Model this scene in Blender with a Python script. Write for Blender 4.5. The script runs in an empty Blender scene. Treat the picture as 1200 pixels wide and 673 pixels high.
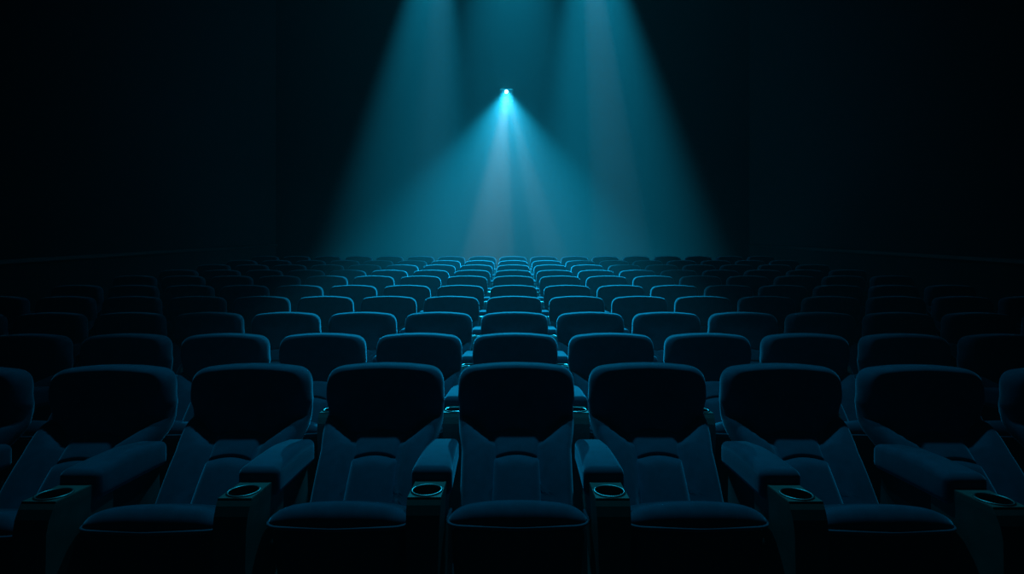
import bpy, bmesh, math, random
from mathutils import Vector, Matrix
random.seed(4)
C = bpy.context.scene.collection
PI = math.pi

# ------------------------------------------------------------------ materials
def mat(name, base, rough=0.6, metal=0.0, sheen=0.0, sheen_tint=(1, 1, 1, 1), sheen_rough=0.35,
        noise=None, bump=None, spec=0.5):
    m = bpy.data.materials.new(name)
    m.use_nodes = True
    nt = m.node_tree
    b = nt.nodes['Principled BSDF']
    b.inputs['Base Color'].default_value = (*base, 1)
    b.inputs['Roughness'].default_value = rough
    b.inputs['Metallic'].default_value = metal
    b.inputs['Specular IOR Level'].default_value = spec
    b.inputs['Sheen Weight'].default_value = sheen
    b.inputs['Sheen Roughness'].default_value = sheen_rough
    b.inputs['Sheen Tint'].default_value = sheen_tint
    tc = nt.nodes.new('ShaderNodeTexCoord')
    if noise:
        scale, amount = noise
        n = nt.nodes.new('ShaderNodeTexNoise')
        n.inputs['Scale'].default_value = scale
        n.inputs['Detail'].default_value = 3
        r = nt.nodes.new('ShaderNodeValToRGB')
        r.color_ramp.elements[0].position = 0.3
        r.color_ramp.elements[1].position = 0.7
        r.color_ramp.elements[0].color = (*[c * (1 - amount) for c in base], 1)
        r.color_ramp.elements[1].color = (*[c * (1 + amount) for c in base], 1)
        nt.links.new(tc.outputs['Object'], n.inputs['Vector'])
        nt.links.new(n.outputs['Fac'], r.inputs['Fac'])
        nt.links.new(r.outputs['Color'], b.inputs['Base Color'])
    if bump:
        scale, strength = bump
        n2 = nt.nodes.new('ShaderNodeTexNoise')
        n2.inputs['Scale'].default_value = scale
        n2.inputs['Detail'].default_value = 2
        bp = nt.nodes.new('ShaderNodeBump')
        bp.inputs['Strength'].default_value = strength
        bp.inputs['Distance'].default_value = 0.002
        nt.links.new(tc.outputs['Object'], n2.inputs['Vector'])
        nt.links.new(n2.outputs['Fac'], bp.inputs['Height'])
        nt.links.new(bp.outputs['Normal'], b.inputs['Normal'])
    return m

VELVET = mat('blue_velvet', (0.022, 0.078, 0.125), 0.9, sheen=0.9, sheen_tint=(0.35, 0.75, 1, 1),
             noise=(22, 0.12), bump=(420, 0.25), spec=0.25)
VELVET_PAD = VELVET
PIPING = mat('piping_cord', (0.024, 0.082, 0.13), 0.8, sheen=0.3, sheen_tint=(0.35, 0.75, 1, 1), noise=(60, 0.1))
SHELL = mat('black_plastic_shell', (0.012, 0.014, 0.017), 0.55, noise=(30, 0.2), bump=(250, 0.2))
CONSOLE = mat('bronze_grey_console', (0.13, 0.127, 0.112), 0.6, metal=0.0, spec=0.3, noise=(14, 0.15), bump=(300, 0.08))
RING = mat('dull_chrome_ring', (0.30, 0.32, 0.32), 0.42, metal=1.0, noise=(40, 0.08))
WELL = mat('cup_well_black', (0.008, 0.009, 0.010), 0.5, noise=(40, 0.1))
STEEL = mat('black_steel', (0.02, 0.02, 0.022), 0.5, metal=0.6, noise=(20, 0.15))
WALL = mat('charcoal_wall_fabric', (0.0035, 0.0045, 0.006), 0.95, noise=(6, 0.2), bump=(90, 0.3))
CEIL = mat('black_ceiling', (0.006, 0.008, 0.010), 0.95, noise=(5, 0.2))
CARPET = mat('dark_carpet', (0.012, 0.016, 0.022), 0.95, noise=(35, 0.3), bump=(160, 0.4))
RAIL = mat('grey_rail', (0.012, 0.015, 0.017), 0.5, metal=0.0, noise=(8, 0.1))
HOUSING = mat('projector_black', (0.004, 0.004, 0.005), 0.5, metal=0.2, noise=(15, 0.15))

def emit_mat(name, col, strength):
    m = bpy.data.materials.new(name)
    m.use_nodes = True
    nt = m.node_tree
    b = nt.nodes['Principled BSDF']
    b.inputs['Base Color'].default_value = (0.8, 0.9, 0.95, 1)
    b.inputs['Roughness'].default_value = 0.1
    b.inputs['Emission Color'].default_value = (*col, 1)
    b.inputs['Emission Strength'].default_value = strength
    return m
LENS = emit_mat('lit_lens', (0.55, 0.92, 1.0), 60)

# ------------------------------------------------------------------ helpers
def finish(name, bm, m, parent=None, smooth=True):
    bmesh.ops.recalc_face_normals(bm, faces=bm.faces[:])
    me = bpy.data.meshes.new(name)
    bm.to_mesh(me)
    bm.free()
    if smooth:
        for p in me.polygons:
            p.use_smooth = True
    me.materials.append(m)
    o = bpy.data.objects.new(name, me)
    C.objects.link(o)
    if parent:
        o.parent = parent
    return o

def structure(name, bm, m, smooth=False):
    o = finish(name, bm, m, None, smooth)
    o['kind'] = 'structure'
    return o

def rounded_poly(pts, radii, seg=8):
    """closed polygon of 2-D points with each corner rounded by its own radius"""
    out = []
    n = len(pts)
    for i in range(n):
        p, a, b = Vector(pts[i]), Vector(pts[i - 1]), Vector(pts[(i + 1) % n])
        r = radii[i] if isinstance(radii, (list, tuple)) else radii
        u, v = (a - p), (b - p)
        lu, lv = u.length, v.length
        u.normalize(); v.normalize()
        ang = u.angle(v)
        t = min(r / math.tan(ang / 2), lu * 0.48, lv * 0.48)
        p0, p1 = p + u * t, p + v * t
        for k in range(seg + 1):
            s = k / seg
            out.append(p0 * (1 - s) ** 2 + p * 2 * s * (1 - s) + p1 * s ** 2)
    return out

def resample(pts, n):
    pts = [Vector(p) for p in pts]
    L = [0]
    for i in range(len(pts)):
        L.append(L[-1] + (pts[(i + 1) % len(pts)] - pts[i]).length)
    out, j = [], 0
    for k in range(n):
        t = L[-1] * k / n
        while L[j + 1] < t:
            j += 1
        d = L[j + 1] - L[j]
        f = (t - L[j]) / d if d > 1e-9 else 0
        out.append(pts[j].lerp(pts[(j + 1) % len(pts)], f))
    return out

RINGS = [1.0, .995, .985, .97, .95, .92, .88, .83, .76, .68, .58, .46, .33, .2, .08]

def pad_bm(outline, front, back, place, center=None, n=72, power=2.2, edge=0.16, back_rings=None):
    """soft pad: a closed outline swollen to both sides. front(a,b) and back(a,b) give the thickness, place(a,b,d) the 3-D point
    (d > 0 to the front); edge is the share of the half width over which the rim rounds off"""
    o = resample(outline, n)
    c = Vector(center) if center else sum(o, Vector((0, 0))) / len(o)
    bm = bmesh.new()
    def swell(s):
        t = min(1.0, (1 - s) / edge)
        return (1 - (1 - t) ** power) ** (1 / power)
    def ring(s, sign, th):
        vs = []
        for p in o:
            q = c + (p - c) * s
            vs.append(bm.verts.new(place(q.x, q.y, sign * th(q.x, q.y) * swell(s))))
        return vs
    base = ring(1.0, 1, front)
    for sign, th in ((1, front), (-1, back)):
        prev = base
        for s in RINGS[1:]:
            cur = ring(s, sign, th)
            for i in range(n):
                bm.faces.new((prev[i], prev[(i + 1) % n], cur[(i + 1) % n], cur[i]))
            prev = cur
        cv = bm.verts.new(place(c.x, c.y, sign * th(c.x, c.y)))
        for i in range(n):
            bm.faces.new((prev[i], prev[(i + 1) % n], cv))
    return bm

def rbox_bm(x0, x1, y0, y1, z0, z1, r, seg=4, bm=None):
    own = bm is None
    t = bmesh.new()
    bmesh.ops.create_cube(t, size=1.0)
    for v in t.verts:
        v.co = Vector(((x0 + x1) / 2 + v.co.x * (x1 - x0), (y0 + y1) / 2 + v.co.y * (y1 - y0), (z0 + z1) / 2 + v.co.z * (z1 - z0)))
    if r > 0:
        bmesh.ops.bevel(t, geom=t.edges[:], offset=r, segments=seg, profile=0.5, affect='EDGES')
    if own:
        return t
    me = bpy.data.meshes.new('tmp'); t.to_mesh(me); t.free()
    bm.from_mesh(me); bpy.data.meshes.remove(me)
    return bm

def tube_bm(pts, r, n=8, closed=False, bm=None):
    bm = bm or bmesh.new()
    pts = [Vector(p) for p in pts]
    rings = []
    m = len(pts)
    for i, p in enumerate(pts):
        a = pts[i - 1] if (i > 0 or closed) else pts[i]
        b = pts[(i + 1) % m] if (i < m - 1 or closed) else pts[i]
        t = (b - a).normalized()
        up = Vector((0, 0, 1)) if abs(t.z) < 0.9 else Vector((1, 0, 0))
        s = t.cross(up).normalized()
        u = s.cross(t)
        rings.append([bm.verts.new(p + s * (r * math.cos(2 * PI * k / n)) + u * (r * math.sin(2 * PI * k / n))) for k in range(n)])
    for i in range(m if closed else m - 1):
        A, B = rings[i], rings[(i + 1) % m]
        for k in range(n):
            bm.faces.new((A[k], A[(k + 1) % n], B[(k + 1) % n], B[k]))
    if not closed:
        bm.faces.new(rings[0]); bm.faces.new(rings[-1])
    return bm

def lathe_bm(prof, n=40, bm=None, origin=(0, 0, 0), axis='Z', caps=True):
    bm = bm or bmesh.new()
    o = Vector(origin)
    rings = []
    for r, h in prof:
        ring = []
        for k in range(n):
            a = 2 * PI * k / n
            p = Vector((r * math.cos(a), r * math.sin(a), h))
            if axis == 'Y':
                p = Vector((p.x, p.z, p.y))
            ring.append(bm.verts.new(o + p))
        rings.append(ring)
    for A, B in zip(rings, rings[1:]):
        for k in range(n):
            bm.faces.new((A[k], A[(k + 1) % n], B[(k + 1) % n], B[k]))
    if caps:
        bm.faces.new(rings[0]); bm.faces.new(rings[-1])
    return bm

def prism_bm(poly, x0, x1, bevel=0.0):
    """polygon in the (y, z) plane pushed from x0 to x1"""
    bm = bmesh.new()
    A = [bm.verts.new((x0, y, z)) for y, z in poly]
    B = [bm.verts.new((x1, y, z)) for y, z in poly]
    n = len(poly)
    bm.faces.new(A); bm.faces.new(B)
    for i in range(n):
        bm.faces.new((A[i], A[(i + 1) % n], B[(i + 1) % n], B[i]))
    bmesh.ops.recalc_face_normals(bm, faces=bm.faces[:])
    if bevel:
        bmesh.ops.bevel(bm, geom=bm.edges[:], offset=bevel, segments=3, profile=0.5, affect='EDGES')
    return bm

def interp(tab, t):
    """smooth (Catmull-Rom) interpolation in a table of (t, value)"""
    if t <= tab[0][0]:
        return tab[0][1] + (t - tab[0][0]) * (tab[1][1] - tab[0][1]) / (tab[1][0] - tab[0][0])
    if t >= tab[-1][0]:
        return tab[-1][1] + (t - tab[-1][0]) * (tab[-1][1] - tab[-2][1]) / (tab[-1][0] - tab[-2][0])
    for i in range(len(tab) - 1):
        (a, ya), (b, yb) = tab[i], tab[i + 1]
        if t <= b:
            f = (t - a) / (b - a)
            y0 = tab[i - 1] if i else (2 * a - b, 2 * ya - yb)
            y3 = tab[i + 2] if i + 2 < len(tab) else (2 * b - a, 2 * yb - ya)
            m1 = (yb - y0[1]) / (b - y0[0]) * (b - a)
            m2 = (y3[1] - ya) / (y3[0] - a) * (b - a)
            return ((2 * f ** 3 - 3 * f ** 2 + 1) * ya + (f ** 3 - 2 * f ** 2 + f) * m1 + (-2 * f ** 3 + 3 * f ** 2) * yb + (f ** 3 - f ** 2) * m2)

def sstep(a, b, x):
    t = max(0.0, min(1.0, (x - a) / (b - a)))
    return t * t * (3 - 2 * t)

# ------------------------------------------------------------------ the cinema seat (front towards -y, base centre at the origin)
PITCH = 0.616
RECLINE = [(.32, -.225), (.40, -.165), (.50, -.090), (.58, -.018), (.64, .055), (.68, .108), (.72, .138), (.76, .148), (.80, .150)]

def make_seat():
    root = bpy.data.objects.new('cinema_seat', None)
    root.empty_display_size = 0.1
    C.objects.link(root)
    parts = {}

    # --- cushion: wider in front of the armrests, domed, with a piped lower edge
    out = rounded_poly([(-.245, -.585), (0, -.605), (.245, -.585), (.242, -.425), (.222, -.385), (.222, -.13), (-.222, -.13), (-.222, -.385), (-.242, -.425)],
                       [.06, .3, .06, .03, .03, .04, .04, .03, .03])
    dome = lambda x, y: .030 + .040 * max(0, 1 - (abs(x) / .27) ** 2.4) * sstep(.0, -.48, y) + .004
    cush = finish('seat_cushion', pad_bm(out, dome, lambda x, y: .03, lambda x, y, d: Vector((x, y, .512 + d - max(0, y + .56) * .38)), center=(0, -.36), edge=.3, power=2.1), VELVET, root)
    fr = [p for p in resample(out, 90) if p.y < -.44]
    fr.sort(key=lambda p: math.atan2(p.x, -(p.y + .36)))
    finish('piping', tube_bm([(p.x * 1.0, p.y - .003, .510) for p in fr], .0055), PIPING, cush)
    # --- apron and pan under the cushion
    bm = rbox_bm(-.232, .232, -.575, -.10, .15, .497, .03, 4)
    for v in bm.verts:                                   # undercut: the apron runs back towards the floor
        k = (.497 - v.co.z) / .34
        if v.co.y < -.25:
            v.co.y += .06 * k
        v.co.x *= 1 - .06 * k
        if v.co.z > .4:
            v.co.z -= max(0, v.co.y + .56) * .38
    finish('seat_apron', bm, SHELL, root)

    # --- backrest shell with two side bolsters
    half = lambda h: interp([(.36, .236), (.50, .240), (.57, .241), (.61, .253), (.68, .269), (.80, .271)], h)
    pts = [(-half(h), h) for h in (.34, .42, .5, .58, .64, .68, .72, .76, .80)]
    outb = pts + [(-.25, .84), (.25, .84)] + [(-a, h) for a, h in reversed(pts)]
    outb = rounded_poly(outb, .03, 4)
    def front(x, h):
        # bolsters swell beside the lumbar pad and run out upwards and outwards, in a V
        inner = .112 + max(0, h - .60) * 1.35
        b = sstep(inner - .012, inner + .030, abs(x)) * (1 - sstep(.235, .30, abs(x)) * .35)
        return .034 + .050 * b * (1 - sstep(.66, .74, h))
    def put(x, h, d):
        return Vector((x, interp(RECLINE, h) - d * .86, h + d * .5 * (1 - sstep(.70, .80, h))))
    bk = finish('backrest', pad_bm(outb, front, lambda x, h: .035, put, center=(0, .58), n=120, edge=.14), VELVET, root)
    def arch(w0, w1, h0, h1, sag0, sag1, n=10):
        P = []
        for k in range(n + 1):
            t = -1 + 2 * k / n
            P.append((w0 * t, h0 + sag0 * (1 - t * t)))
        for k in range(n + 1):
            t = 1 - 2 * k / n
            P.append((w1 * t, h1 + sag1 * (1 - t * t)))
        return P
    lum = arch(.112, .108, .35, .560, 0, .016)
    finish('lumbar_pad', pad_bm(lum, lambda x, h: .070 - .3 * x * x, lambda x, h: .01, put, center=(0, .47), edge=.42, power=1.8), VELVET_PAD, bk)
    band = arch(.106, .118, .550, .640, .014, .020)
    finish('upper_pad', pad_bm(band, lambda x, h: .048, lambda x, h: .01, put, center=(0, .60), edge=.40, power=2.0), VELVET_PAD, bk)

    # --- headrest: broad wing with rounded top corners, lower edge drawn in to a V
    pts = [(-.270, .765), (-.264, .712), (-.20, .690), (-.115, .632), (-.06, .655), (0, .662), (.06, .655), (.115, .632), (.20, .690), (.264, .712), (.270, .765),
           (.276, .79), (.270, .941), (.10, .957), (0, .960), (-.10, .957), (-.270, .941), (-.276, .79)]
    rad = [.02, .010, .03, .012, .03, .05, .03, .012, .03, .010, .02, .05, .10, .1, .2, .1, .10, .05]
    outh = rounded_poly(pts, rad, 6)
    HR = [(.62, .058), (.70, .090), (.76, .120), (.84, .142), (.96, .155)]
    def puth(x, h, d):
        wing = -.012 * sstep(.13, .28, abs(x)) * sstep(.75, .86, h) + .034 * sstep(.12, .25, abs(x)) * (1 - sstep(.70, .84, h))
        return Vector((x, interp(HR, h) - d + wing, h))
    finish('headrest', pad_bm(outh, lambda x, h: .045 + .022 * sstep(.66, .80, h), lambda x, h: .052, puth, center=(0, .82), n=140, edge=.15, power=2.2), VELVET, root)

    # --- pedestal foot
    bm = rbox_bm(-.12, .12, -.38, -.06, 0, .025, .008, 2)
    rbox_bm(-.05, .05, -.30, -.14, .018, .33, .01, 2, bm)
    finish('pedestal', bm, STEEL, root)

    def arm(cx):
        # padded armrest, its top falling gently to a rounded nose
        bm = rbox_bm(-.074, .074, -.500, -.090, .568, .683, .030, 6)
        bmesh.ops.subdivide_edges(bm, edges=[e for e in bm.edges if abs(e.verts[0].co.y - e.verts[1].co.y) > .15], cuts=10, use_grid_fill=True)
        for v in bm.verts:
            t = (v.co.y + .500) / .41
            up = (v.co.z - .568) / .115
            v.co.z += up * (-.006 * (1 - t) ** 3 - .016 * max(0, t - .6) / .4 + .006 * math.sin(min(1, t) * PI))
            v.co.x *= 1 - .20 * t
            v.co.x += cx
        a = finish('armrest', bm, VELVET, root)
        # side panel down to the floor
        poly = rounded_poly([(-.40, .0), (-.36, .30), (-.44, .58), (-.11, .58), (-.09, .30), (-.09, .0)], .02, 3)
        bm = prism_bm([(p.x, p.y) for p in poly], cx - .030, cx + .030, .006)
        finish('arm_panel', bm, SHELL, root)
        # cup holder: bronze-grey console in front of the pad, round well in its top
        bm = bmesh.new()
        cy, ztop, R = -.590, .631, .0475
        n = 48
        x0, x1, y0, y1 = -.0545, .0545, -.646, -.40
        inner, well, outer = [], [], []
        for k in range(n):
            t = 2 * PI * k / n
            c, s = math.cos(t), math.sin(t)
            inner.append(bm.verts.new((cx + R * c, cy + R * s, ztop)))
            well.append(bm.verts.new((cx + R * .86 * c, cy + R * .86 * s, ztop - .085)))
            kx = (x1 if c > 0 else -x0) / max(abs(c), 1e-6)
            ky = ((y1 - cy) if s > 0 else (cy - y0)) / max(abs(s), 1e-6)
            q = min(kx, ky)
            outer.append(bm.verts.new((cx + q * c, cy + q * s, ztop)))
        corners = [(x1, y1), (x0, y1), (x0, y0), (x1, y0)]
        for ax, ay in corners:
            v = min(outer, key=lambda w: (w.co.x - cx - ax) ** 2 + (w.co.y - ay) ** 2)
            v.co.x, v.co.y = cx + ax, ay
        levels = [(ztop - .004, -.001, .001), (ztop - .022, -.012, .001), (ztop - .050, -.025, .000), (ztop - .09, -.034, -.001), (ztop - .22, -.032, -.005),
                  (ztop - .34, .005, -.008), (ztop - .60, .040, -.010)]
        prev = outer
        for k in range(n):
            bm.faces.new((inner[k], inner[(k + 1) % n], outer[(k + 1) % n], outer[k]))
            bm.faces.new((inner[k], inner[(k + 1) % n], well[(k + 1) % n], well[k]))
        bm.faces.new(well)
        top = [(v.co.x, v.co.y) for v in outer]
        for z, dy, dx in levels:
            cur = []
            for (x, y) in top:
                fy = (y1 - y) / (y1 - y0)
                cur.append(bm.verts.new((cx + (x - cx) * (1 + dx / .0545), y + dy * fy, z)))
            for k in range(n):
                bm.faces.new((prev[k], prev[(k + 1) % n], cur[(k + 1) % n], cur[k]))
            prev = cur
        bm.faces.new(prev)
        ch = finish('cup_holder', bm, CONSOLE, root, smooth=False)
        ring = [(cx + (R + .002) * math.cos(2 * PI * k / 40), cy + (R + .002) * math.sin(2 * PI * k / 40), ztop + .001) for k in range(40)]
        finish('cup_ring', tube_bm(ring, .0042, 8, True), RING, ch)
        wl = lathe_bm([(R - .001, ztop - .004), (R * .86 - .001, ztop - .083), (.001, ztop - .0835)], 40, None, (cx, cy, 0), caps=False)
        finish('cup_well', wl, WELL, ch)
        return a, ch
    arm(-PITCH / 2)
    return root, arm

seat0, arm_fn = make_seat()
one_arm = list(seat0.children)
# the seat at the right-hand end of a row carries a second armrest
end_root = bpy.data.objects.new('cinema_seat', None)
end_root.empty_display_size = 0.1
C.objects.link(end_root)

def copy_tree(o, parent=None):
    c = o.copy()
    C.objects.link(c)
    if parent:
        c.parent = parent
    for ch in list(o.children):
        copy_tree(ch, c)
    return c
for ch in one_arm:
    copy_tree(ch, end_root)
for ch in one_arm:
    if ch.name.split('.')[0] in ('armrest', 'arm_panel', 'cup_holder'):
        c = copy_tree(ch, end_root)
        c.location.x += PITCH

# ------------------------------------------------------------------ rows on a gentle rake
ROWY0, ROWP = 2.53, 0.90
FLOOR = [0, .064, .158, .273, .385, .512, .618, .735, .852, .980]
RADIUS = [22, 60, 75, 80, 90, 100, 110, 120, 130, 140]
HALF = [4, 6, 7, 8, 8, 8, 8, 8, 8, 8]
ORD = ['first', 'second', 'third', 'fourth', 'fifth', 'sixth', 'seventh', 'eighth', 'ninth', 'tenth']
used = {'a': False, 'b': False}
for r in range(10):
    row = 'front row' if r == 0 else (ORD[r] + ' row from the front' if r < 9 else 'rearmost row')
    for k in range(-HALF[r], HALF[r] + 1):
        last = k == HALF[r]
        key, proto = ('b', end_root) if last else ('a', seat0)
        o = copy_tree(proto) if used[key] else proto
        used[key] = True
        x = k * PITCH
        R = RADIUS[r]
        # the row bows a little towards the screen at its ends
        y = ROWY0 + ROWP * r - (R - math.sqrt(R * R - x * x))
        o.location = (x, y - .15, FLOOR[r])
        if k == 0:
            lab = 'blue velvet cinema seat in the exact middle of the ' + row
        else:
            side = 'left' if k < 0 else 'right'
            n = ORD[abs(k) - 1]
            if r == 0 and abs(k) == 4:
                lab = 'blue cinema seat cut off by the %s edge of the photo, front row' % side
            else:
                lab = 'blue cinema seat %s %s of the middle seat, %s' % (n, side, row)
        o['label'] = lab
        o['category'] = 'seat'
        o['group'] = 'cinema seats in the ' + row

# ------------------------------------------------------------------ the room
XW, YB, YF, ZC = 6.0, 13.4, -1.5, 12.7
prof = [(YF, 0)]
for r in range(1, 10):
    ye = ROWY0 + ROWP * r - .865
    prof += [(ye, FLOOR[r - 1]), (ye, FLOOR[r])]
prof += [(YB, FLOOR[9])]
bm = bmesh.new()
L = [bm.verts.new((-XW, y, z)) for y, z in prof]
Rr = [bm.verts.new((XW, y, z)) for y, z in prof]
for i in range(len(prof) - 1):
    bm.faces.new((L[i], L[i + 1], Rr[i + 1], Rr[i]))
bl = [bm.verts.new((sx * XW, y, -.2)) for sx, y in ((-1, YF), (1, YF), (1, YB), (-1, YB))]
bm.faces.new(bl)
structure('floor', bm, CARPET)
structure('wall_back', rbox_bm(-XW, XW, YB, YB + .2, -.2, ZC, 0), WALL)
structure('wall_left', rbox_bm(-XW - .2, -XW, YF, YB + .2, -.2, ZC, 0), WALL)
structure('wall_right', rbox_bm(XW, XW + .2, YF, YB + .2, -.2, ZC, 0), WALL)
structure('ceiling', rbox_bm(-XW - .2, XW + .2, YF, YB + .2, ZC, ZC + .2, 0), CEIL)
# a rail along each side wall, climbing with the rake
for i, s in enumerate((-1, 1)):
    bm = bmesh.new()
    pr = []
    for y, z in ((1.0, 1.05), (6.2, 1.61), (8.45, 1.85), (YB, 2.38)):
        ring = []
        for dx, dz in ((0, -.03), (.035, -.03), (.045, -.015), (.045, .015), (.035, .03), (0, .03)):
            ring.append(bm.verts.new((s * (XW - dx), y, z + dz)))
        pr.append(ring)
    for A, B in zip(pr, pr[1:]):
        for k in range(6):
            bm.faces.new((A[k], A[(k + 1) % 6], B[(k + 1) % 6], B[k]))
    bm.faces.new(pr[0]); bm.faces.new(pr[-1])
    structure('trim_%d' % (i + 1), bm, RAIL)

# ------------------------------------------------------------------ projector high on the back wall
PX, PY, PZ = -.155, 12.80, 1.32 + 229 / 620 * 12.80
proj = bpy.data.objects.new('projector', None)
proj.location = (PX, PY, PZ)
C.objects.link(proj)
proj['label'] = 'small dark projector with a bright white lens, high on the back wall'
proj['category'] = 'projector'
finish('housing', rbox_bm(-.17, .17, .07, .45, -.10, .10, .025, 3), HOUSING, proj)
finish('lens_barrel', lathe_bm([(.030, -.002), (.045, -.010), (.060, -.006), (.062, .08), (.075, .09), (.075, .12), (.0, .12)], 32, None, axis='Y', caps=False), STEEL, proj)
finish('lens', lathe_bm([(.001, -.012), (.02, -.010), (.034, -.003), (.040, .01), (.001, .012)], 32, None, axis='Y', caps=False), LENS, proj)
bm = rbox_bm(-.10, .10, .58, .60, -.12, .14, .006, 2)
rbox_bm(-.02, .02, .40, .59, -.015, .03, .006, 2, bm)
finish('wall_bracket', bm, STEEL, proj)

# ------------------------------------------------------------------ light
def spot(name, loc, aim, half, power, col, blend=0.3, size=0.03):
    l = bpy.data.lights.new(name, 'SPOT')
    l.energy = power
    l.color = col
    l.spot_size = 2 * math.radians(half)
    l.spot_blend = blend
    l.shadow_soft_size = size
    o = bpy.data.objects.new(name, l)
    o.location = loc
    o.rotation_euler = Vector(aim).to_track_quat('-Z', 'Y').to_euler()
    C.objects.link(o)
    return o
def dirn(side_deg, fwd_deg):
    """straight down, tilted side_deg to the right and fwd_deg towards the screen"""
    return Vector((math.tan(math.radians(side_deg)), -math.tan(math.radians(fwd_deg)), -1))

TEAL = (0.012, 0.62, 1.0)
PALE = (0.80, 0.96, 1.0)
P0 = Vector((PX, PY - .05, PZ))
# the projector throws its beam down over the rows, towards the screen
def beam(elev, side, half, power, col, blend):
    e, a = math.radians(elev), math.radians(side)
    spot('projector_light', P0, (math.cos(e) * math.sin(a), -math.cos(e) * math.cos(a), -math.sin(e)), half, power, col, blend, .07)
beam(44, 0, 18.6, 4200, TEAL, .30)
beam(45, 0, 20.0, 5500, TEAL, .7)
beam(72, 0, 40, 900, TEAL, 1.0)
beam(80, 0, 58, 160, TEAL, .5)
# the picture's bright parts fall as two paler shafts
spot('projector_light', P0, dirn(-6, 2), 9.8, 5200, PALE, .2, .07)
spot('projector_light', P0, dirn(15, 2), 6, 3400, PALE, .3, .07)
spot('projector_light', P0, dirn(2, 5), 36, 350, PALE, .8, .07)
g = bpy.data.lights.new('lens_glow', 'POINT')
g.energy = 9
g.color = TEAL
g.shadow_soft_size = 0.03
go = bpy.data.objects.new('lens_glow', g)
go.location = P0 - Vector((0, .12, 0))
C.objects.link(go)

# spotlights under the ceiling, above the frame, behind the last row, plus an added centre fill
SY, SZ = 12.1, 11.1
LX, RX = -.02 - 75 / 620 * SY, -.02 + 80 / 620 * SY
def flood(x, side, half, power, col, blend, squash=.45):
    """lamp pointing down with an oval beam, wide across the hall and shallow along it"""
    o = spot('ceiling_spot_and_fill', (x, SY, SZ), (0, 0, -1), half, power, col, blend)
    o.rotation_euler = (0, -math.radians(side), 0)
    o.scale = (1, squash, 1)
flood(LX, -7, 13, 42000, TEAL, .8)
flood(LX, -1, 5, 7000, TEAL, .4)
flood(LX, -3, 6, 3500, PALE, 1.0)
flood(RX, 6.2, 16, 46000, TEAL, .75)
flood(RX, 6, 5, 9000, PALE, .4)
flood(0, 0, 26, 20000, TEAL, 1.0)  # added fill, no real fixture: lifts the haze between and beside the beams
# house lights over the front rows
for x in (-1.0, 1.0):
    spot('house_light', (x, 4.9, 8.4), dirn(-5 * x, 14), 20.5, 520, TEAL, 1.0, .12)

# ------------------------------------------------------------------ haze in the air
w = bpy.data.worlds.new('dark_hall')
bpy.context.scene.world = w
w.use_nodes = True
nt = w.node_tree
nt.nodes['Background'].inputs['Color'].default_value = (0, 0, 0, 1)
nt.nodes['Background'].inputs['Strength'].default_value = 0
vs = nt.nodes.new('ShaderNodeVolumeScatter')
vs.inputs['Color'].default_value = (0.9, 0.97, 1.0, 1)
vs.inputs['Density'].default_value = 0.012
vs.inputs['Anisotropy'].default_value = 0.15
nt.links.new(vs.outputs['Volume'], nt.nodes['World Output'].inputs['Volume'])

# ------------------------------------------------------------------ camera and view
cam = bpy.data.cameras.new('camera')
cam.lens = 36 * 620 / 1200
cam.sensor_width = 36
cam.clip_start = 0.05
co = bpy.data.objects.new('camera', cam)
co.location = (-.02, 0, 1.32)
co.rotation_euler = (PI / 2, 0, 0)
C.objects.link(co)
sc = bpy.context.scene
sc.camera = co
sc.view_settings.view_transform = 'Standard'
sc.view_settings.look = 'None'
sc.view_settings.exposure = 0
sc.view_settings.gamma = 1
sc.view_settings.use_curve_mapping = False
